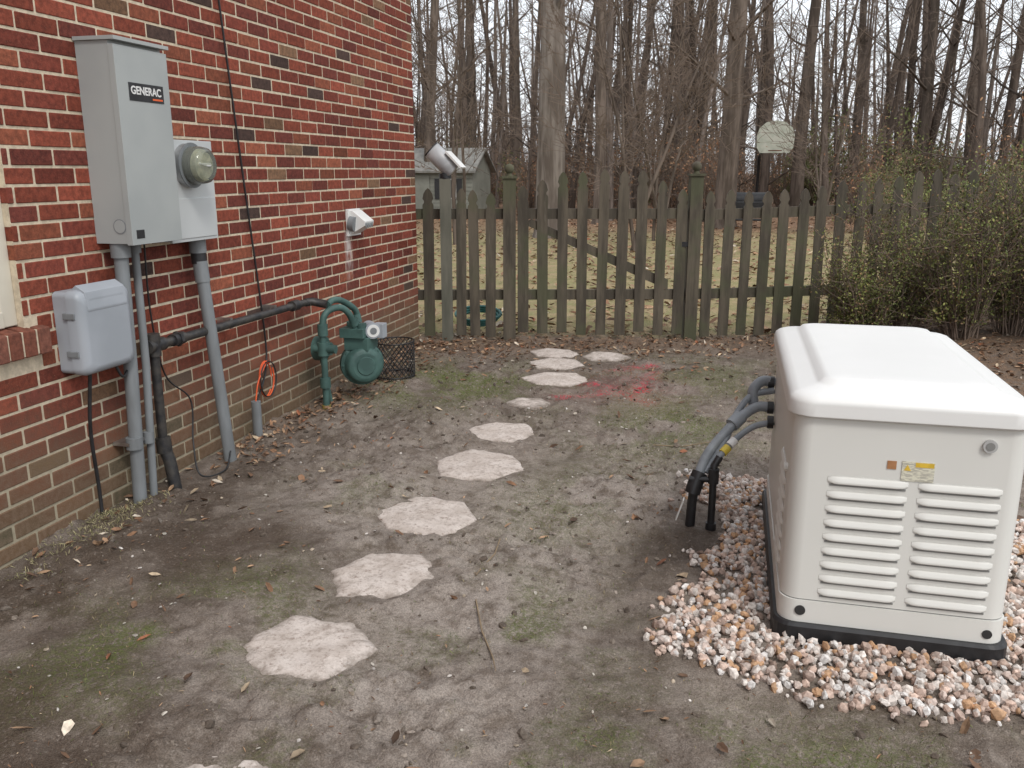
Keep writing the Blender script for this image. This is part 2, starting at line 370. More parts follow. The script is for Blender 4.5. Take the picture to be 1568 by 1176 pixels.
for i,(sx,sy,sr) in enumerate(STONES):
    rg=np.random.default_rng(40+i); rot=rg.uniform(-.2,.2)+(0 if i!=4 else .1)
    dirt=[.45,.22,.20,.06,.08,.12,.45,.15,.2,.25,.35][i]
    cr=[sr*rg.uniform(.92,1.12) for _ in range(6)]
    NR,NA=16,72; vs=[(sx,sy)];ed=[dirt];rr_=[0]
    for r_ in range(1,NR+1):
        for k in range(NA):
            t=k/NA*6; j=int(t)%6; f_=t-int(t)
            A0=rot+math.pi/3*int(t);A1=A0+math.pi/3
            p0=np.array([math.cos(A0),math.sin(A0)])*cr[j];p1=np.array([math.cos(A1),math.sin(A1)])*cr[(j+1)%6]
            p=(p0*(1-f_)+p1*f_)*(r_/NR)
            w=1+(.14 if i<3 else .06)*(float(fbm(np.array([p[0]*1.0+sx]),np.array([p[1]+sy]),16,3,5)[0])-.5)*2
            vs.append((sx+p[0]*w,sy+p[1]*w)); ed.append(dirt+(r_/NR)**4*(.55 if i<3 else .38)); rr_.append(r_/NR)
    vs=np.array(vs); rr_=np.array(rr_)
    zz=(.010 if i else .003)+(fbm(vs[:,0],vs[:,1],9,3,70+i)-.5)*.010+(fbm(vs[:,0],vs[:,1],40,2,71)-.5)*.005-rr_**6*(.024 if i<3 else .009)
    v3=np.concatenate([np.column_stack([vs,zz]),np.column_stack([vs[-NA:],np.full(NA,-.05)])])
    ed=np.array(ed+[1.]*NA)
    fs=[(0,1+k,1+(k+1)%NA) for k in range(NA)]
    me=bpy.data.meshes.new('stepping_stone')
    F4=[(1+(r_-1)*NA+k,1+r_*NA+k,1+r_*NA+(k+1)%NA,1+(r_-1)*NA+(k+1)%NA) for r_ in range(1,NR+1) for k in range(NA)]
    me.from_pydata(v3.tolist(),[],fs+F4); me.update()
    at=me.attributes.new('edge','FLOAT','POINT'); at.data.foreach_set('value',ed.astype(np.float32))
    me.polygons.foreach_set('use_smooth',[True]*len(me.polygons))
    me.materials.append(sm); o=bpy.data.objects.new('stepping_stone',me); COL.objects.link(o)

# ---------------------------------------------------------------- house
house=empty('brick_house')
YC=6.86; BL,BH,MJ=.203,.0575,.0110; CH=BH+MJ
bm_,n,b=nt('red_brick')
a_=attr(n,'Col'); n1=noise(n,40,4,.7); n2=noise(n,180,2,.7); n4=noise(n,2.2,3,.6)
c=mix(n,1.,a_.outputs['Color'],mix(n,ramp(n,n1,.3,.7),(.66,.66,.68),(1.25,1.2,1.18)),'MULTIPLY')
geo=N(n,'ShaderNodeNewGeometry'); sep=N(n,'ShaderNodeSeparateXYZ'); n.links.new(geo.outputs['Position'],sep.inputs[0])
zlow=ramp(n,math_(n,'ADD',sep.outputs['Z'],math_(n,'MULTIPLY',n4,.5)),.30,.95,1.,0.)
dirtc=mix(n,ramp(n,n1,.35,.65),(.195,.15,.10),(.115,.10,.06))
c=mix(n,math_(n,'MULTIPLY',zlow,.8),c,dirtc)
c=mix(n,ramp(n,n2,.58,.8,0,.3),c,(.40,.27,.20))
def stain(n,sep):
    dy=math_(n,'ABSOLUTE',math_(n,'SUBTRACT',sep.outputs['Y'],5.53))
    a1=ramp(n,dy,.01,.075,1.,0.); a2=ramp(n,sep.outputs['Z'],.62,.85,0.,1.); a3=ramp(n,sep.outputs['Z'],1.02,1.06,1.,0.)
    return math_(n,'MULTIPLY',math_(n,'MULTIPLY',a1,math_(n,'MULTIPLY',a2,a3)),ramp(n,noise(n,16,3,.7,(1,1,.3)),.36,.62))
c=mix(n,math_(n,'MULTIPLY',stain(n,sep),.75),c,(.62,.58,.55))
n.links.new(c,b.inputs['Base Color']); b.inputs['Roughness'].default_value=.88; b.inputs['Specular IOR Level'].default_value=.2
bump(n,b,math_(n,'ADD',n1,n2),.45,.004)
mm_,n,b=nt('mortar')
n1=noise(n,30,3,.7); n4=noise(n,2.2,3,.6)
c=mix(n,ramp(n,n1,.35,.65),(.66,.565,.42),(.50,.425,.315))
geo=N(n,'ShaderNodeNewGeometry'); sep=N(n,'ShaderNodeSeparateXYZ'); n.links.new(geo.outputs['Position'],sep.inputs[0])
zlow=ramp(n,math_(n,'ADD',sep.outputs['Z'],math_(n,'MULTIPLY',n4,.5)),.30,.95,1.,0.)
c=mix(n,math_(n,'MULTIPLY',zlow,.7),c,(.23,.205,.14))
c=mix(n,stain(n,sep),c,(.65,.62,.6))
n.links.new(c,b.inputs['Base Color']); b.inputs['Roughness'].default_value=.95; bump(n,b,noise(n,150,2,.7),.5,.003)
WY0,WY1,WZ0,WZ1=1.70,2.66,.86,2.35
bricks=[]
ytop=5.6
nrow=int(ytop/CH)
for r_ in range(-1,nrow):
    z0=r_*CH+.004; z1=z0+BH
    off=0 if r_%2==0 else (BL+MJ)/2
    yy=YC+off
    while yy>-5:
        y1=min(yy,YC); y0=yy-BL
        if y1-y0>.02:
            ints=[(y0,y1)]
            if z1>WZ0-.12 and z0<WZ1:
                ns=[]
                for p,q in ints:
                    sill=z0<WZ0-.002; A0=WY0-(.06 if sill else 0);A1=WY1+(.06 if sill else 0)
                    if q<=A0 or p>=A1: ns.append((p,q))
                    else:
                        if p<A0-.02: ns.append((p,A0-.002))
                        if q>A1+.02: ns.append((A1+(.008 if sill else 0),q))
                ints=ns
            for p,q in ints: 
                d=random.uniform(-.0012,.0018); jz=random.uniform(-.0012,.0012)
                bricks.append((-.10,d,p+random.uniform(-.002,.002),q+random.uniform(-.001,.001) if q<YC else q,z0+jz,z1+jz,0))
        yy-=BL+MJ
    xx=-.101-MJ
    while xx>-8.5:
        bricks.append((max(xx-BL,-8.5),xx,YC-.1,YC+random.uniform(-.001,.001),z0,z1,1))
        xx-=BL+MJ
bk=np.array(bricks); nb=len(bk)
bx=np.array([(0,0,0),(1,0,0),(1,1,0),(0,1,0),(0,0,1),(1,0,1),(1,1,1),(0,1,1)])
lo_=bk[:,[0,2,4]];hi_=bk[:,[1,3,5]]
VV=lo_[:,None,:]+(hi_-lo_)[:,None,:]*bx[None]
FB=np.array([(0,3,2,1),(4,5,6,7),(0,1,5,4),(1,2,6,5),(2,3,7,6),(3,0,4,7)])
FFb=(FB[None]+(np.arange(nb)*8)[:,None,None]).reshape(-1,4)
bc=palette(nb,[(.225,.060,.037),(.19,.050,.034),(.155,.044,.033),(.25,.082,.047),(.075,.048,.040),(.19,.11,.065)],[7,6,4,2,.7,.6],.13)
wall=fastmesh('brick_courses',VV.reshape(-1,3),FFb,bm_,False,np.repeat(bc,8,0)); wall.parent=house
bv=wall.modifiers.new('b','BEVEL'); bv.width=.003; bv.segments=1; bv.limit_method='ANGLE'
mb=MB(); mx=-.0035
def wq(x0,x1,y0,y1,z0,z1): mb.box((x0,y0,z0),(x1,y1,z1),mm_)
wq(-.09,mx,-5,WY0,-.3,ytop); wq(-.09,mx,WY1,YC+mx,-.3,ytop); wq(-.09,mx,WY0,WY1,-.3,WZ0-.12); wq(-.09,mx,WY0,WY1,WZ1,ytop)
wq(-8.5,-.09,YC-.09,YC+mx,-.3,ytop)
mb.make('mortar_core',house)
trim=pm('painted_trim_cream',(.66,.62,.52),(.58,.54,.45),3,.5,.1)
glass,n,b=nt('window_glass'); b.inputs['Base Color'].default_value=(.03,.035,.04,1); b.inputs['Roughness'].default_value=.05
mb=MB()
mb.box((-.14,WY0,WZ0),(-.03,WY0+.07,WZ1),trim);mb.box((-.14,WY1-.07,WZ0),(-.03,WY1,WZ1),trim)
mb.box((-.14,WY0+.07,WZ1-.07),(-.03,WY1-.07,WZ1),trim);mb.box((-.14,WY0+.07,WZ0),(-.02,WY1-.07,WZ0+.06),trim)
mb.box((-.12,WY0+.07,1.58),(-.045,WY1-.07,1.63),trim); mb.box((-.115,WY0+.07,WZ0+.06),(-.06,WY0+.11,WZ1-.07),trim); mb.box((-.115,WY1-.11,WZ0+.06),(-.06,WY1-.07,WZ1-.07),trim)
mb.box((-.10,WY0+.08,WZ0+.05),(-.09,WY1-.08,WZ1-.07),glass)
mb.make('window',house,.004)
yy=WY0-.05; sb=[]
while yy<WY1+.05:
    sb.append((-.1,.035+random.uniform(-.002,.002),yy,yy+.058,WZ0-.115,WZ0-.004)); yy+=.069
sb=np.array(sb); VV=sb[:,[0,2,4]][:,None]+(sb[:,[1,3,5]]-sb[:,[0,2,4]])[:,None]*bx[None]
VV[:,4:,2]+=np.where(VV[:,4:,0]<0,.01,-.012)
o=fastmesh('rowlock_sill',VV.reshape(-1,3),(FB[None]+(np.arange(len(sb))*8)[:,None,None]).reshape(-1,4),bm_,False,np.repeat(palette(len(sb),[(.24,.10,.07),(.20,.075,.05)],[1,1]),8,0)); o.parent=house
bv=o.modifiers.new('b','BEVEL'); bv.width=.005; bv.segments=2; bv.limit_method='ANGLE'
mb=MB(); mb.box((-.1,WY0-.05,WZ0-.11),(.028,WY1+.055,WZ0-.018),mm_); mb.make('sill_mortar',house)
roofm=pm('roof_shingle',(.07,.065,.06),(.11,.1,.09),6,.9,.6,.01)
mb=MB(); mb.prism([(.45,5.55),(.45,5.7),(-4.25,8.3),(-9,5.7),(-9,5.55)],lambda a,b,t:(a,t,b),-5.4,YC+.4,roofm)
mb.box((-8.5,-5,-.3),(-8.3,YC-.1,5.55),mm_);mb.box((-8.3,-5,-.3),(-.1,-4.9,5.55),mm_)
mb.make('roof',house)

# ---------------------------------------------------------------- wall-mounted things
grey=pm('grey_enamel',(.38,.40,.39),(.34,.36,.355),2.5,.42,.05,.001)
grey2=pm('grey_enamel_light',(.52,.54,.54),(.47,.49,.49),2.5,.45,.05,.001)
galv=pm('pvc_conduit_grey',(.21,.225,.235),(.155,.165,.17),12,.55,.15,.001,stretch=(1,1,.2))
black=pm('black_plastic',(.012,.012,.013),(.022,.022,.024),20,.45)
blackp=pm('black_iron_pipe',(.018,.018,.02),(.05,.045,.04),25,.5,.3,.001)
steel=pm('steel',(.5,.5,.5),(.35,.35,.35),20,.35,metal=.9)
white=pm('white_plastic',(.74,.74,.72),(.66,.66,.64),6,.5)
mb=MB()
mb.box((0.0,3.09,1.13),(.150,3.415,1.915),grey)
mb.box((.1505,3.086,1.125),(.176,3.419,1.90),grey)
mb.box((0.0,3.08,1.9155),(.186,3.425,1.93),grey)
mb.box((.1762,3.155,1.695),(.178,3.375,1.765),black)
mb.box((.1762,3.115,1.15),(.1775,3.165,1.185),black)
mb.cyl((.12,3.088,1.20),(.12,3.0895,1.20),.03,galv,sides=24); mb.cyl((.12,3.0872,1.20),(.12,3.0885,1.20),.026,grey,sides=24)
sw=mb.make('transfer_switch_box',None,.004)
cu=bpy.data.curves.new('lt','FONT'); cu.body='GENERAC'; cu.size=.043; cu.extrude=.0004; cu.align_x='CENTER'; cu.align_y='CENTER'; cu.offset=.0012
to=bpy.data.objects.new('lt',cu); COL.objects.link(to); to.location=(.1785,3.262,1.735); to.rotation_euler=(math.pi/2,0,math.pi/2)
bpy.context.view_layer.update()
dg=bpy.context.evaluated_depsgraph_get(); me=bpy.data.meshes.new_from_object(to.evaluated_get(dg)); me.transform(to.matrix_world)
bpy.data.objects.remove(to); lab=bpy.data.objects.new('label_text',me); COL.objects.link(lab); lab.parent=sw; me.materials.clear(); me.materials.append(white)
orange=pm('orange_paint',(.75,.13,.03),(.7,.1,.03),5,.5)
mb=MB(); mb.box((.1782,3.30,1.704),(.1788,3.365,1.711),orange); mb.make('label_accent',sw)
mb=MB()
mb.box((0,3.4275,1.11),(.105,3.785,1.55),grey2); mb.box((.1055,3.4275,1.105),(.12,3.789,1.556),grey2)
mb.box((.1202,3.44,1.12),(.124,3.775,1.30),grey2)
mb.cyl((.12,3.575,1.445),(.150,3.575,1.445),.096,steel,sides=32)
mb.cyl((.150,3.575,1.445),(.156,3.575,1.445),.100,galv,sides=32)
gl,n,b=nt('meter_glass'); b.inputs['Base Color'].default_value=(.80,.84,.74,1); b.inputs['Roughness'].default_value=.05; b.inputs['Transmission Weight'].default_value=.85; b.inputs['IOR'].default_value=1.3
dial=pm('meter_dial',(.22,.22,.15),(.42,.40,.28),30,.4)
mb.cyl((.156,3.575,1.445),(.185,3.575,1.445),.074,black,sides=28)
mb.cyl((.185,3.575,1.445),(.208,3.575,1.445),.058,dial,sides=28)
mb.cyl((.2085,3.575,1.45),(.210,3.575,1.455),.035,white,sides=20)
mb.tube([(.156,3.575,1.445),(.20,3.575,1.445),(.228,3.575,1.445),(.238,3.575,1.445)],[.084,.083,.076,.062],gl,28)
mb.cyl((.06,3.70,1.04),(.06,3.70,1.11),.04,galv); mb.make('electric_meter',None,.003)
plast=pm('grey_plastic_cover',(.36,.385,.42),(.31,.335,.365),3,.45,.05)
mb=MB()
def yzr(x,i,r): return [(x,p[0],p[1]) for p in rrect(2.81,3.10,.64,.965,0,r,5,i)]
mb.rings([yzr(0,0,.02),yzr(.06,0,.02)],plast,smooth=False)
mb.rings([yzr(.062,-.006,.03),yzr(.10,-.006,.03),yzr(.122,.006,.035),yzr(.130,.03,.04)],plast,join1=True)
mb.prism([(0.062,.972),(.085,.99),(.125,.965),(.134,.90),(.13,.885),(.062,.885)],lambda a,b,t:(a,t,b),2.84,3.07,plast)
mb.box((.045,2.798,.71),(.1,2.812,.735),galv);mb.box((.045,2.798,.86),(.1,2.812,.885),galv)
mb.make('utility_enclosure',None,.003,wn=True)
def pipe(name,pts_,r,mat,couplings=(),sides=16):
    mb=MB(); mb.tube(pts_,r,mat,sides)
    for p,q,rr_ in couplings: mb.cyl(p,q,rr_,mat)
    return mb
mb=pipe('c',[(.075,3.135,1.12),(.075,3.12,.6),(.08,3.08,-.1)],.029,galv,[((.075,3.135,1.07),(.075,3.135,1.128),.040),((.079,3.087,.30),(.079,3.086,.25),.034)]); 
mb.box((0,3.05,.268),(.082,3.19,.283),steel)
mb.make('electrical_conduit')
mb=pipe('c',[(.06,3.245,1.12),(.08,3.215,.6),(.085,3.165,-.1)],.017,galv,[((.06,3.245,1.08),(.06,3.245,1.128),.026),((.084,3.175,.25),(.084,3.176,.30),.022)]); mb.make('electrical_conduit')
mb=pipe('c',[(.06,3.70,1.06),(.075,3.70,.9),(.14,3.72,-.1)],.030,galv,[((.066,3.70,1.0),(.073,3.70,.90),.035)]);
mb.cyl((.06,3.70,1.06),(.063,3.70,.99),.036,black); mb.cyl((.06,3.675,1.085),(.06,3.725,1.085),.02,black)
mb.make('electrical_conduit')
mb=pipe('c',[(.07,4.10,-.1),(.07,4.10,.20)],.026,galv); mb.make('cable_riser_conduit')
mb=MB(); ZP=.665
mb.tube([(.075,3.28,ZP),(.075,4.72,ZP-.012)],.021,blackp,16)
mb.tube([(.075,3.285,ZP),(.075,3.285,.20)],.021,blackp,16)
mb.tube([(.075,3.285,.62),(.075,3.285,.72)],.031,blackp,16); mb.tube([(.075,3.24,ZP),(.075,3.35,ZP)],.031,blackp,16)
mb.tube([(.075,3.42,ZP),(.075,3.50,ZP)],.029,blackp,12); mb.tube([(.075,3.45,ZP),(.075,3.47,ZP)],.036,blackp,6,smooth=False)
mb.tube([(.075,3.285,.20),(.10,3.285,.13),(.12,3.29,-.05)],.028,blackp,14); mb.tube([(.075,3.285,.24),(.08,3.285,.17)],.034,blackp,14)
mb.tube([(.075,4.55,ZP-.01),(.075,4.62,ZP-.01)],.031,blackp,14)
mb.tube([(.075,4.72,ZP-.012),(.1,4.76,ZP-.01),(.2,4.76,.64)],.025,blackp,14)
for yy in (3.9,4.35): mb.box((0,yy,ZP-.03),(.08,yy+.02,ZP+.025),steel)
mb.make('gas_pipe')
def cable(name,p,r,mat,k=10): 
    mb=MB(); mb.tube(bez(p,k),r,mat,6); return mb.make(name)
cable('black_cable',[(.02,3.82,5.4),(.02,4.0,3.2),(.02,4.11,2.24),(.018,4.22,1.4),(.02,4.32,.6),(.03,4.30,.35),(.07,4.12,.2)],.0055,black)
cable('black_cable',[(.09,2.86,.64),(.06,2.86,.4),(.05,2.88,.15),(.06,2.87,-.03)],.0075,black)
cable('black_cable',[(.03,3.35,1.12),(.02,3.36,.8),(.02,3.42,.5),(.05,3.55,.35),(.08,3.50,.15),(.16,3.42,.02),(.2,3.56,.0),(.15,3.7,.05)],.004,black)
cable('black_cable',[(.08,3.02,.64),(.09,3.05,.58),(.06,3.14,.62)],.006,black)
mb=MB()
for q in range(3):
    P_=[(.05+.01*q,4.25+.065*math.cos(t+q)*(1+.15*q),.29+.10*math.sin(t+q)) for t in np.linspace(0,5.5+q*.3,24)]
    mb.tube(P_,.004,[orange,orange,black][q],6)
mb.tube(bez([(.07,4.1,.2),(.07,4.14,.3),(.06,4.25,.38)]),.004,orange,6); mb.make('cable_coil')
mb=MB()
mb.box((0,5.50,.99),(.02,5.70,1.17),white)
mb.prism([(.0,1.165),(.04,1.16),(.13,1.09),(.125,1.06),(.02,1.0),(0,1.0)],lambda a,b,t:(a,t,b),5.525,5.675,white)
mb.cyl((.02,5.522,1.075),(.06,5.522,1.07),.05,galv)
for k in range(4): mb.box((.127,5.535+.033*k,1.045),(.132,5.553+.033*k,1.08),galv)
mb.make('dryer_vent_hood',None,.006)
teal=pm('gas_meter_green_paint',(.06,.125,.11),(.038,.082,.073),9,.6,.2,.002)
mb=MB()
D=Vector((.62,-.78,0)); C=Vector((.30,5.0,.235))
mb.tube([C-D*.10,C-D*.09,C-D*.03,C-D*.02],[.095,.115,.12,.135],teal,28)
mb.tube([C-D*.02,C+D*.02],[.138,.138],teal,28)
mb.tube([C+D*.02,C+D*.03,C+D*.09,C+D*.10,C+D*.105],[.135,.118,.112,.10,.08],teal,28)
mb.tube([C+D*.105,C+D*.112],[.06,.055],teal,24)
for k in range(10):
    a=2*math.pi*k/10; w=D.cross(Vector((0,0,1))); p=C+(w*math.cos(a)+Vector((0,0,1))*math.sin(a))*.128
    mb.cyl(p-D*.03,p+D*.03,.008,teal,sides=6)
mb.box((.22,4.92,.33),(.38,5.08,.41),teal)
mb.box((.20,4.90,.4105),(.36,5.04,.47),teal)
mb.cyl((.24,5.0,.47),(.24,5.0,.50),.03,teal);mb.cyl((.33,4.95,.47),(.33,4.95,.50),.03,teal)
ctr=Vector((.36,5.02,.45)); mb.cyl(ctr-D*.05,ctr+D*.06,.050,plast,sides=22); mb.cyl(ctr+D*.06,ctr+D*.065,.040,white,sides=22); mb.cyl(ctr+D*.065,ctr+D*.067,.022,galv,sides=22)
mb.box((.38,5.0,.40),(.45,5.07,.49),plast)
mb.tube(bez([(.19,4.70,-.1),(.19,4.70,.3),(.19,4.70,.52),(.21,4.73,.60),(.25,4.82,.615),(.28,4.88,.57),(.29,4.92,.50),(.30,4.94,.44)],8),.020,teal,14)
mb.tube(bez([(.2,4.76,.64),(.2,4.84,.655),(.22,4.92,.64),(.26,5.03,.56),(.26,5.03,.44)],8),.020,teal,14)
mb.cyl((.19,4.70,.34),(.19,4.70,.42),.036,teal);mb.cyl((.19,4.70,.14),(.19,4.70,.2),.032,teal); mb.cyl((.13,4.70,.38),(.27,4.70,.38),.026,teal)
mb.cyl((.19,4.70,.46),(.19,4.70,.53),.032,teal,sides=8)
R_=Vector((.12,4.80,.36)); mb.cyl(R_+Vector((-.03,0,0)),R_+Vector((.03,0,0)),.075,teal,sides=24); mb.cyl(R_+Vector((.03,0,0)),R_+Vector((.07,0,0)),.04,teal,sides=20)
mb.cyl((.27,5.03,.49),(.26,5.03,.54),.03,teal,sides=8);mb.cyl((.295,4.93,.49),(.29,4.92,.53),.03,teal,sides=8)
mb.cyl((.19,4.70,-.05),(.19,4.70,.03),.027,pm('yellow_tape',(.30,.22,.05),(.2,.15,.05),9))
mb.tube(bez([(.12,4.8,.3),(.14,4.82,.15),(.16,4.84,-.03)]),.012,teal,10)
mb.make('gas_meter',None,.003)
mb=MB()
for k in range(26):
    a=2*math.pi*k/26
    for sgn in (1,-1):
        P_=[(.28+.13*math.cos(a+sgn*t*1.5),5.62+.15*math.sin(a+sgn*t*1.5),.0+t*.26) for t in np.linspace(0,1,7)]
        mb.tube(P_,.0028,black,4,False)
for z_ in (0.02,.26): mb.tube([(.28+.13*math.cos(t),5.62+.15*math.sin(t),z_) for t in np.linspace(0,2*math.pi,25)],.005,black,5)
mb.make('wire_mesh_basket',fixn=False)

# ---------------------------------------------------------------- generator
gen=empty('standby_generator')
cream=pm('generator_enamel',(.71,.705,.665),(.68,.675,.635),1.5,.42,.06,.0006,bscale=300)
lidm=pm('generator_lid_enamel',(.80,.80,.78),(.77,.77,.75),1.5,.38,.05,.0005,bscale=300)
dark,n,b=nt('dark_vent'); b.inputs['Base Color'].default_value=(.03,.03,.03,1)
seam_shade_grey,n,b=nt('seam_and_painted_shade_grey'); b.inputs['Base Color'].default_value=(.22,.22,.21,1)  # grey for panel seam and lock centre, also painted as shade under louvers
bright=pm('lock_ring',(.45,.45,.44),(.4,.4,.39),9,.35)
GX0,GX1,GY0,GY1=2.755,3.395,2.605,3.805
mb=MB()
mb.rings([rrect(GX0-.02,GX1+.02,GY0-.02,GY1+.02,z,.06) for z in (-.03,.045)]+[rrect(GX0-.014,GX1+.014,GY0-.014,GY1+.014,.055,.06)],black,smooth=False); mb.make('base_pad',gen)
mb=MB()
mb.rings([rrect(GX0-.004,GX1+.004,GY0-.004,GY1+.004,.055,.055),rrect(GX0-.004,GX1+.004,GY0-.004,GY1+.004,.128,.055)],cream)
mb.rings([rrect(GX0+.002,GX1-.002,GY0+.002,GY1-.002,.128,.05),rrect(GX0+.002,GX1-.002,GY0+.002,GY1-.002,.132,.05)],seam_shade_grey,False,False)
mb.rings([rrect(GX0,GX1,GY0,GY1,.132,.055),rrect(GX0,GX1,GY0,GY1,.735,.055)],cream)
mb.make('enclosure_body',gen,wn=True)
mb=MB(); L=lambda z,i:rrect(GX0-.016,GX1+.016,GY0-.016,GY1+.016,z,.075,8,i)
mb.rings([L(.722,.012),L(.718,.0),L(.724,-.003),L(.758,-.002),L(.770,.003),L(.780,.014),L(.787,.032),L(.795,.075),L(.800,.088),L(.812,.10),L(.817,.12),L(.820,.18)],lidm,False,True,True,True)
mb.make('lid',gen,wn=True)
mb=MB()
def louver_front(xa,xb,z,h=.025,dep=.010,yf=GY0,flip=0):
    seg=14; rings_=[]
    for k in range(seg+1):
        t=k/seg; 
        prof=[(0,h*.5),(-dep*.40,h*.25),(-dep*.85,-h*.15),(-dep,-h*.38),(-dep*.85,-h*.48),(0,-h*.5)]
        e=min(1,t*9,(1-t)*9); e=math.sin(e*math.pi/2)*.97+.03
        xx=xa+(xb-xa)*t
        if flip: rings_.append([(flip+p*e,xx,z+q*(.6+.4*e)) for p,q in prof])
        else: rings_.append([(xx,yf-.001+p*e,z+q*(.6+.4*e)) for p,q in prof])
    mb.rings(rings_,cream,True,True,True)
for k in range(9):
    z_=.165+k*.0455
    louver_front(2.862,3.085,z_); louver_front(3.112,3.335,z_)
    mb.box((2.868,GY0-.0025,z_-.0195),(3.079,GY0+.001,z_-.0137),seam_shade_grey); mb.box((3.118,GY0-.0025,z_-.0195),(3.329,GY0+.001,z_-.0137),seam_shade_grey)  # thin grey strips paint the shadow below each front louver
for k in range(8):
    z_=.18+k*.0455
    louver_front(2.75,2.98,z_,flip=GX0)
mb.cyl((3.285,GY0-.010,.665),(3.285,GY0,.665),.019,bright,sides=24); mb.cyl((3.285,GY0-.0115,.665),(3.285,GY0-.0101,.665),.012,seam_shade_grey,sides=16)
mb.cyl((GX0-.012,2.72,.52),(GX0,2.72,.52),.012,cream,sides=16)
lab_w=pm('label_white',(.7,.68,.55),(.45,.43,.36),160,.5,lo=.48,hi=.52,stretch=(.3,1,2)); lab_y=pm('label_yellow',(.75,.5,.05),(.6,.4,.04),30,.5); lab_b=pm('label_brown',(.42,.2,.09),(.36,.17,.07),30,.5)
mb.box((3.022,GY0-.0025,.575),(3.047,GY0-.001,.60),lab_b)
mb.box((3.062,GY0-.0025,.542),(3.15,GY0-.001,.602),lab_w)
mb.box((3.098,GY0-.0032,.586),(3.148,GY0-.0026,.600),lab_y)
mb.prism([(3.067,.574),(3.087,.574),(3.077,.592)],lambda a,b,t:(a,t,b),GY0-.0032,GY0-.0026,lab_y)
mb.cyl((2.815,GY0-.0072,.095),(2.815,GY0-.0042,.095),.016,dark,sides=24); mb.cyl((3.345,GY0-.0068,.085),(3.345,GY0-.003,.085),.014,dark,sides=24)
mb.make('louvers_and_fittings',gen,fixn=True)
flexg=pm('flexible_conduit_grey',(.27,.295,.32),(.20,.22,.24),10,.5,.2)
yel=pm('yellow_tag',(.7,.55,.08),(.6,.45,.05),20,.5)
mb=MB()
mb.tube(bez([(2.75,3.74,.55),(2.70,3.73,.555),(2.665,3.70,.52),(2.67,3.69,.46)]),.022,flexg,12)
mb.tube(bez([(2.75,3.66,.46),(2.68,3.65,.46),(2.60,3.58,.41),(2.50,3.48,.30),(2.46,3.42,.20)]),.021,flexg,14)
mb.tube(bez([(2.75,3.72,.52),(2.66,3.69,.50),(2.60,3.62,.43),(2.56,3.52,.34),(2.49,3.44,.23)]),.014,flexg,12)
mb.tube([(2.62,3.60,.43),(2.585,3.565,.40)],.030,flexg,12)
mb.tube(bez([(2.75,3.58,.42),(2.67,3.56,.40),(2.60,3.49,.36),(2.54,3.43,.30)]),.013,flexg,12)
mb.tube([(2.575,3.465,.335),(2.555,3.445,.315)],.018,yel,12)
mb.tube([(2.60,3.49,.36),(2.58,3.47,.34)],.018,white,12)
mb.tube([(2.545,3.435,.30),(2.525,3.41,.27),(2.525,3.40,.23),(2.525,3.40,-.05)],.015,black,12)
mb.tube([(2.525,3.40,.20),(2.525,3.40,.26)],.022,black,12); mb.tube([(2.525,3.40,.03),(2.525,3.40,.0)],.022,black,12)
mb.tube([(2.47,3.43,.23),(2.455,3.41,.19),(2.445,3.40,.15)],.032,black,12)
mb.tube([(2.45,3.40,.16),(2.445,3.40,.10),(2.44,3.39,-.05)],.020,black,12)
mb.tube([(2.43,3.40,.21),(2.54,3.40,.215)],.012,black,10)
for p in ((2.75,3.74,.55),(2.75,3.66,.46),(2.75,3.58,.42)): mb.cyl(p,(p[0]-.025,p[1],p[2]),.026,black)
mb.box((2.40,3.31,.06),(2.404,3.35,.15),white,Matrix.Rotation(.3,3,'Y'))
mb.make('generator_conduit_connection')

# ---------------------------------------------------------------- fence
wood,n,b=nt('weathered_fence_wood')
f1=noise(n,10,4,.7,(1,1,.12)); f2=noise(n,2.5,3,.6); f3=noise(n,60,3,.7,(1,1,.08))
c=mix(n,ramp(n,f1,.35,.65),(.115,.096,.070),(.055,.046,.034))
c=mix(n,ramp(n,f2,.45,.65,0,.65),c,(.075,.083,.042))
c=mix(n,ramp(n,f3,.6,.8,0,.5),c,(.20,.175,.135))
n.links.new(c,b.inputs['Base Color']); b.inputs['Roughness'].default_value=.9; bump(n,b,f3,.5,.004)
Dn=Vector((1,.28,0)).normalized(); Nn=Vector((Dn.y,-Dn.x,0)); O0=Vector((0,6.96,0))
def FP(s,z,t): return tuple(O0+Dn*s+Nn*t+Vector((0,0,z)))
def gz(s): p=O0+Dn*s; return hz(p.x,p.y)
def picket(mb,s,h,w=.088,z0=.03):
    lean=random.uniform(-.012,.012); h+=random.uniform(-.014,.014); w*=random.uniform(.93,1.05); t=random.uniform(0,.004)
    poly=[(-w/2,z0),(w/2,z0),(w/2,h-.135),(w*.36,h-.118),(w*.36,h-.105),(w/2,h-.085),(w*.40,h-.045),(w*.2,h-.015),(0,h),(-w*.2,h-.015),(-w*.40,h-.045),(-w/2,h-.085),(-w*.36,h-.105),(-w*.36,h-.118),(-w/2,h-.135)]
    mb.prism(poly,lambda a,b,tt:FP(s+a+lean*b,b+gz(s)*.8,tt+t),.0,.02,wood)
def rail(mb,s0,s1,z0,z1,hh=.085,t0=-.042,t1=-.001):
    mb.prism([(s0,z0),(s1,z1),(s1,z1+hh),(s0,z0+hh)],lambda a,b,tt:FP(a,b,tt),t0,t1,wood)
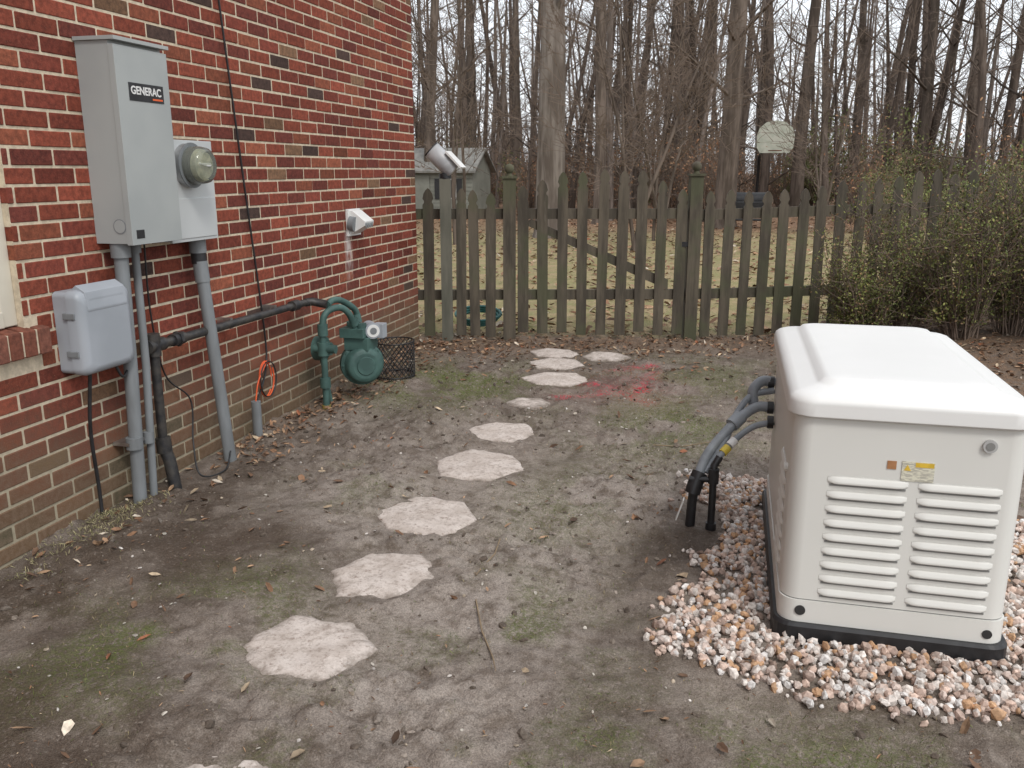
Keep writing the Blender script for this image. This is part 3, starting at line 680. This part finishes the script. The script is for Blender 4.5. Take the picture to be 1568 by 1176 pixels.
def post(mb,s,h,w=.105,ball=True,t0=-.06):
    z0=-.1
    mb.prism([(s-w/2,z0),(s+w/2,z0),(s+w/2,h),(s-w/2,h)],lambda a,b,tt:FP(a,b,tt),t0,t0+w,wood)
    if ball:
        w2=w*.62; tc=t0+w/2
        mb.prism([(s-w2,h+.001),(s+w2,h+.001),(s+w2,h+.02),(s-w2,h+.02)],lambda a,b,tt:FP(a,b,tt),tc-w2,tc+w2,wood)
        p=FP(s,h+.02,tc); mb.tube([p,FP(s,h+.045,tc)],[.026,.02],wood,12); mb.ell(FP(s,h+.078,tc),(.040,.040,.042),wood)
mb=MB()
for s in (.06,.33,.45,.58): picket(mb,s,1.26)
for s in np.arange(2.43,11,.158): picket(mb,float(s),1.26+.02*(s>4),.084)
post(mb,.743,1.36); post(mb,2.302,1.38); 
for s in (4.75,7.1,9.5): post(mb,s,1.15,ball=False,t0=-.15)
rail(mb,-.05,.69,.35,.35);rail(mb,-.05,.69,1.03,1.03)
rail(mb,2.355,5,.35,.42);rail(mb,2.355,5,1.02,1.10);rail(mb,5,11,.42,.45);rail(mb,5,11,1.10,1.13)
mb.make('picket_fence')
mb=MB(); gs=np.linspace(.86,2.19,9)
for i,s in enumerate(gs):
    t=(i-4)/4; picket(mb,float(s),1.43-.10*t*t-.06*abs(t)**3,.088,.05)
rail(mb,.82,2.235,.35,.35);rail(mb,.82,2.235,1.03,1.03)
mb.prism([(.86,.99),(2.10,.43),(2.10,.52),(.93,1.03)],lambda a,b,tt:FP(a,b,tt),-.04,-.002,wood)
mb.box(FP(2.2,.8,.021),tuple(Vector(FP(2.27,.84,.021))+Vector((0,.02,0))),black)
mb.make('fence_gate')
mb=MB(); wpost=pm('grey_weathered_post',(.15,.145,.115),(.09,.09,.07),8,.85,.4,.003,stretch=(1,1,.2))
mb.prism([(.17,-.1),(.26,-.1),(.26,1.36),(.17,1.36)],lambda a,b,tt:FP(a,b,tt),.03,.12,wpost)
mb.make('fence_post')
mb=MB(); hp=Vector(FP(.20,1.50,.07)); ax=Vector((.75,.2,-.75)).normalized()
alu=pm('lamp_grey_metal',(.45,.46,.47),(.35,.36,.37),12,.4)
mb.cyl(FP(.215,1.36,.075),FP(.215,1.40,.075),.05,black); mb.tube([FP(.215,1.39,.075),hp+ax*.10],.018,black,10)
mb.tube([hp-ax*.13,hp-ax*.125,hp+ax*.11,hp+ax*.12],[.05,.075,.075,.06],alu,20)
mb.tube([hp-ax*.135,hp-ax*.128],[.077,.077],black,20)
mb.box((hp.x-.02,hp.y-.07,hp.z+.075),(hp.x+.16,hp.y+.07,hp.z+.09),white,Matrix.Rotation(math.radians(45),3,'Y'),tuple(hp))
mb.make('solar_spotlight')
hose=pm('teal_hose',(.05,.2,.19),(.04,.15,.14),10,.5)
mb=MB()
for q in range(3): mb.tube([(.35+(.17+.02*q)*math.cos(t),7.45+.1*math.sin(t),.1+.05*math.sin(t)+.02*q+.03) for t in np.linspace(0,6.2,24)],.014,hose,8)
mb.make('garden_hose')

# ---------------------------------------------------------------- vegetation
def bark(name,c1,c2,sc=6,bp=True): 
    m,n,b=nt(name); f=noise(n,sc,3,.7,(1,1,.15))
    c=mix(n,ramp(n,f,.36,.62),c1,c2)
    n.links.new(c,b.inputs['Base Color']); b.inputs['Roughness'].default_value=.95; b.inputs['Specular IOR Level'].default_value=.1
    if bp: bump(n,b,f,.8,.03)
    return m
bark1=bark('bark_grey_brown',(.185,.148,.122),(.095,.075,.061)); bark2=bark('bark_pale',(.27,.235,.205),(.14,.115,.097),5); bark3=bark('bark_dark',(.12,.095,.078),(.066,.053,.043))
bk1=bark('bark_woods_brown',(.18,.142,.117),(.095,.074,.061),6,False); bk2=bark('bark_woods_grey',(.23,.19,.165),(.13,.106,.09),6,False); bk3=bark('bark_woods_dark',(.12,.094,.078),(.066,.052,.043),6,False)
twigm,n,b=nt('twig'); b.inputs['Base Color'].default_value=(.19,.145,.115,1); b.inputs['Roughness'].default_value=.95; b.inputs['Specular IOR Level'].default_value=.1
def rv(rg): 
    v=Vector((rg.gauss(0,1),rg.gauss(0,1),rg.gauss(0,1))); return v.normalized()
def path(rg,p,d,L,n,wob,up):
    out=[Vector(p)]; d=Vector(d).normalized()
    for i in range(n):
        d=(d+rv(rg)*wob+Vector((0,0,up))).normalized(); out.append(out[-1]+d*(L/n))
    return out
def tree(mb,rg,H,r0,mat,start=.2,nb=22,bl=.22,twigs=5,sub=3,base=(0,0,0),lean=.02,tm=None,flare=True,wob=.03):
    tm=tm or twigm
    tp=path(rg,base,(rg.uniform(-lean,lean),rg.uniform(-lean,lean),1),H,12,wob,.03)
    rs=[r0*(1-.8*(i/12))for i in range(13)]
    if flare:
        tp.insert(1,tp[0].lerp(tp[1],.25)); rs=[r0*1.35,r0*1.03]+rs[1:]
    mb.tube(tp,rs,mat,10,False)
    for k in range(nb):
        f=start+(1-start)*((k+rg.random())/nb)**1.25; i=min(int(f*12),11); q=tp[i+1 if flare else i].lerp(tp[min(i+2,len(tp)-1)],.5)
        a=rg.uniform(0,6.28); L=H*bl*rg.uniform(.5,1.2)*(1-.5*f); r=max(.008,r0*.28*(1-.6*f)*rg.uniform(.5,1.2))
        bp=path(rg,q,(math.cos(a),math.sin(a),rg.uniform(.1,.9)),L,6,.16,.06)
        mb.tube(bp,[r*(1-.75*j/6) for j in range(7)],mat,4,False)
        for _ in range(twigs):
            j=rg.randint(2,6); d=(bp[j]-bp[j-1]).normalized()+rv(rg)*.8
            l2=L*rg.uniform(.2,.5); p2=path(rg,bp[j],d,l2,3,.2,.07)
            r2=max(.006,r*.35); mb.tube(p2,[r2,r2*.75,r2*.55,r2*.35],tm,3,False)
            for _ in range(sub):
                j2=rg.randint(1,3); d=(p2[j2]-p2[j2-1]).normalized()+rv(rg)*.8
                p3=path(rg,p2[j2],d,l2*rg.uniform(.3,.6),2,.25,.05); mb.tube(p3,[.006,.005,.004],tm,3,False)
def pos(u,t): 
    a=(u-784)/1330; return 2.55+t*(.9694*a-.25), t*(.2453*a+.989)
hx,hy=pos(1180,28)
big=[(843,19,.33,bark2),(917,24,.17,bark1),(1110,22,.28,bark1),(1218,30,.24,bark1),(1155,36,.16,bark3),(722,30,.18,bark3),(655,27,.17,bark1),(790,36,.2,bark1),(1070,27,.14,bark3),(1300,33,.2,bark1),(1402,27,.17,bark3),(1480,34,.24,bark1),(1555,26,.2,bark3),(968,32,.15,bark1),(1016,30,.13,bark3),(1640,24,.2,bark1),(560,26,.2,bark1)]
for i,(u,t,r,m) in enumerate(big):
    px_,py_=pos(u,t); rg=random.Random(100+i); mb=MB()
    tree(mb,rg,rg.uniform(15,19),r,m,.30 if i<1 else .16,18,.2,5,3,(px_,py_,hz(px_,py_)-.1),.03)
    mb.make('bare_tree',fixn=False)
for (u,t,h,seed) in ((965,15.5,5.2,5),(1010,18,6,6),(700,17,6,8),(1260,20,5.5,9)):
    px_,py_=pos(u,t); rg=random.Random(seed); mb=MB()
    for k in range(3): tree(mb,rg,h*rg.uniform(.8,1.1),.038,bark1,.18,16,.38,7,4,(px_+rg.uniform(-.1,.1),py_+rg.uniform(-.1,.1),0),.22,tm=twigm,flare=False,wob=.09)
    mb.make('ornamental_tree',fixn=False)
woods=empty('distant_woods')
T=[]
for i in range(10):
    rg=random.Random(i); mb=MB(); tree(mb,rg,rg.uniform(10,15),rg.uniform(.05,.15),[bk1,bk3,bk1,bk2][i%4],.06,26,.2,5,2,wob=rg.choice([.03,.05,.08]),lean=.06)
    o=mb.make('tree_type',woods,fixn=False); T.append(o.data); bpy.data.objects.remove(o)
rg=random.Random(3)
def inst(me,name,x_,y_,s,par,sz=None,tl=.03):
    o=bpy.data.objects.new(name,me); COL.objects.link(o); o.parent=par
    o.location=(x_,y_,hz(x_,y_)-.05); o.rotation_euler=(rg.gauss(0,tl),rg.gauss(0,tl),rg.uniform(0,6.28)); o.scale=(s,s,sz or s)
shx,shy=-7.2,26.6
def blocked(x_,y_):
    if abs(x_-shx)<3.2 and y_<31: return True
    f=y_/hy; return abs(x_-(2.55+(hx-2.55)*f))<1.5 and y_<hy+1.5
for k in range(450):
    ang=math.radians(rg.uniform(-36,32)); d=26+ (rg.random()**1.0)*60
    x_,y_=2.55+d*math.sin(ang),d*math.cos(ang)
    if blocked(x_,y_): continue
    inst(T[rg.randrange(10)],'tree',x_,y_,rg.uniform(.6,1.35),woods,None,.045)
brown_leaf,n,b=nt('undergrowth_leaf'); n.links.new(attr(n,'Col').outputs['Color'],b.inputs['Base Color']); b.inputs['Roughness'].default_value=.8
def shrub_mesh(name,rg,h,w,nst,ntw,nleaf,ls,pal,wts,stemm,rr=.008,low=.0):
    mb=MB(); tips=[]
    for k in range(nst):
        a=rg.uniform(0,6.28); d=(math.cos(a)*w*rg.uniform(.1,.7),math.sin(a)*w*rg.uniform(.1,.7),h)
        L=h*rg.uniform(.55,1.05); p=path(rg,(math.cos(a)*w*.15*rg.random(),math.sin(a)*w*.15*rg.random(),0),d,L,6,.18,.05)
        mb.tube(p,[rr*(1-.12*j) for j in range(7)],stemm,4,False)
        for _ in range(ntw):
            j=rg.randint(1,6); q=path(rg,p[j],(p[j]-p[j-1]).normalized()+rv(rg)*1.1,L*rg.uniform(.15,.4),4,.25,.04)
            mb.tube(q,[rr*.4,rr*.35,rr*.3,rr*.25,rr*.2],stemm,3,False); 
            for s_ in range(1,5): tips.append(q[s_])
    o=mb.make(name,fixn=False)
    tp=np.array([tuple(v) for v in tips]); tp=tp[tp[:,2]>low]
    rn=np.random.default_rng(rg.randint(0,9999)); idx=rn.integers(0,len(tp),nleaf)
    P=tp[idx]+rn.normal(0,ls*1.6,(nleaf,3)); S=np.repeat(rn.uniform(.5,1.2,(nleaf,1))*ls,3,1)
    cl=np.array([.55+.9*float(vn(np.array([p[0]*4/w]),np.array([p[2]*4/h+p[1]*3/w]),9)[0]) for p in P])
    lo=scatter(name+'_leaves',LV,LF,P,S,rotm(nleaf,1.2),palette(nleaf,pal,wts,.2)*cl[:,None],brown_leaf)
    return o,lo
B=[]
for i in range(5):
    rg2=random.Random(60+i)
    pal=([(.30,.145,.075),(.34,.205,.115),(.19,.12,.07)],[2,2,2]) if i<3 else ([(.115,.14,.045),(.175,.185,.065),(.22,.175,.085)],[3,3,1])
    o,lo=shrub_mesh('u',rg2,2.,1.2,20,8,360 if i<3 else 1700,.035 if i<3 else .038,pal[0],pal[1],twigm,.011)
    B.append((o.data,lo.data)); bpy.data.objects.remove(o); bpy.data.objects.remove(lo)
ug=empty('woodland_undergrowth')
for k in range(360):
    ang=math.radians(rg.uniform(-36,32)); d=26+rg.random()*36
    x_,y_=2.55+d*math.sin(ang),d*math.cos(ang)
    if blocked(x_,y_): continue
    gr= (rg.random()<(.55 if ang>math.radians(3) else .05))
    q=B[rg.choice([3,4])] if gr else B[rg.randrange(3)]; s=rg.uniform(.7,1.5); st=rg.getstate(); inst(q[0],'stems',x_,y_,s,ug); rg.setstate(st); inst(q[1],'leaves',x_,y_,s,ug)
for k in range(30):
    u=rg.uniform(1230,1800); t=rg.uniform(14,24); x_,y_=pos(u,t); q=B[rg.choice([3,4,3,4,0])]; s=rg.uniform(.5,.85)
    st=rg.getstate(); inst(q[0],'stems',x_,y_,s,ug); rg.setstate(st); inst(q[1],'leaves',x_,y_,s,ug)
for i,(x_,y_,h,w) in enumerate([(3.55,7.25,.78,.62),(3.9,7.55,1.0,.75),(4.3,7.3,1.1,.8),(4.7,7.5,1.22,.85),(5.15,7.2,1.32,.9),(5.7,7.3,1.35,.9),(6.4,7.3,1.3,.9)]):
    o,lo=shrub_mesh('hedge_shrub',random.Random(200+i),h,w,44,14,9000,.0115,[(.13,.155,.042),(.20,.205,.062),(.23,.15,.075),(.08,.092,.03)],[4,4,2,2],twigm,.008,.16)
    lo.name='foliage'; lo.parent=o; o.location=(x_,y_,hz(x_,y_)-.03)

# ---------------------------------------------------------------- shed + hoop
shed=empty('garden_shed')
sid=pm('shed_siding_sage',(.23,.235,.20),(.19,.195,.165),3,.8); sroof=pm('shed_roof',(.24,.23,.21),(.17,.165,.15),5,.9,.4); 
mb=MB(); X0,X1,Yf,Yb=-8.9,-5.15,25.6,27.6
mb.box((X0,Yf,-.3),(X1,Yb,1.45),sid)
for k in range(12): mb.box((X0-.01,Yf-.02,k*.12),(X1+.01,Yf-.001,k*.12+.105),sid)
mb.prism([(Yf,1.45),(Yb,1.45),((Yf+Yb)/2,2.05)],lambda a,b,t:(t,a,b),X0,X1,sid)
mb.prism([(Yf-.2,1.37),(Yf-.2,1.43),((Yf+Yb)/2,2.12),(Yb+.2,1.43),(Yb+.2,1.37),((Yf+Yb)/2,2.05)],lambda a,b,t:(t,a,b),X0-.15,X1+.15,sroof)
for wx in (-6.15,-8.1):
    mb.box((wx,Yf-.05,.6),(wx+.5,Yf-.03,1.2),white);mb.box((wx+.04,Yf-.06,.64),(wx+.46,Yf-.051,1.16),glass);mb.box((wx-.18,Yf-.05,.6),(wx-.02,Yf-.03,1.2),black);mb.box((wx+.52,Yf-.05,.6),(wx+.68,Yf-.03,1.2),black)
mb.box((-7.2,Yf-.05,0),(-6.5,Yf-.03,1.3),sid)
mb.make('shed_body',shed)
mb=MB(); hb=pm('backboard_weathered',(.50,.50,.42),(.40,.42,.34),4,.7)
poly=[(-.45,1.98),(.45,1.98),(.56,2.15),(.58,2.5),(.5,2.75),(.3,2.92),(0,2.98),(-.3,2.92),(-.5,2.75),(-.58,2.5),(-.56,2.15)]
mb.prism(poly,lambda a,b,t:(hx+a,hy+t,b),0,.05,hb)
mb.tube([(hx-.45,hy+.6,-.1),(hx-.45,hy+.6,1.9),(hx-.1,hy+.1,2.4)],.05,black,10)
rimm=pm('rusty_rim',(.18,.07,.03),(.12,.05,.03),9)
mb.tube([(hx+.20*math.cos(t),hy-.28+.22*math.sin(t),2.05) for t in np.linspace(0,6.283,20)],.014,rimm,6)
mb.make('basketball_hoop')
gx_,gy_=pos(1148,22); mb=MB()
mb.box((gx_-.45,gy_-.3,.5),(gx_+.45,gy_+.3,.68),black); mb.tube([(gx_-.42,gy_,.70),(gx_+.42,gy_,.70)],.2,black,16)
for a in (-.4,.36):
    for c_ in (-.25,.22): mb.box((gx_+a,gy_+c_,-.05),(gx_+a+.04,gy_+c_+.04,.5),black)
mb.box((gx_-.75,gy_-.25,.6),(gx_-.455,gy_+.25,.64),galv); mb.box((gx_-.36,gy_-.2,.2),(gx_+.36,gy_+.2,.24),black)
mb.make('barbecue_grill',None,.02)
stk=pm('stick_wood',(.28,.21,.13),(.2,.15,.1),20,.9)
for i,(p) in enumerate([[(1.78,2.55),(1.85,2.38),(1.93,2.22),(1.96,2.14)],[(1.72,2.75),(1.75,2.9),(1.73,3.05)],[(2.2,4.4),(2.35,4.42),(2.5,4.5)]]):
    mb=MB(); mb.tube([(a,b_,hz(a,b_)+.006+.004*j) for j,(a,b_) in enumerate(p)],[.003,.003,.0025,.0015][:len(p)],stk,6); mb.make('stick')

# ---------------------------------------------------------------- light, world, camera
w=bpy.data.worlds.new('World'); scene.world=w; w.use_nodes=True; n=w.node_tree
bg=n.nodes['Background']; sky=n.nodes.new('ShaderNodeTexSky'); sky.sky_type='NISHITA'; sky.sun_disc=False
sky.sun_elevation=math.radians(50); sky.sun_rotation=math.radians(140); sky.dust_density=3
mx_=n.nodes.new('ShaderNodeMix'); mx_.data_type='RGBA'; mx_.inputs[0].default_value=.82; n.links.new(sky.outputs[0],mx_.inputs[6]); mx_.inputs[7].default_value=(8.7,8.95,9.3,1)
n.links.new(mx_.outputs[2],bg.inputs[0]); bg.inputs[1].default_value=.15
sl=bpy.data.lights.new('sun','SUN'); sl.energy=1.45; sl.angle=math.radians(14); sl.color=(1,.97,.92)
so=bpy.data.objects.new('sun',sl); COL.objects.link(so); so.rotation_euler=(math.radians(40),0,math.radians(40))
cam=bpy.data.cameras.new('camera'); co=bpy.data.objects.new('camera',cam); COL.objects.link(co)
co.location=(2.55,0,1.42); co.rotation_euler=(math.radians(90-13.77),0,math.radians(14.2))
cam.sensor_width=36; cam.lens=30.54; cam.clip_end=1500; cam.clip_start=.05
scene.camera=co
scene.view_settings.view_transform='Standard'; scene.view_settings.look='None'; scene.view_settings.exposure=0
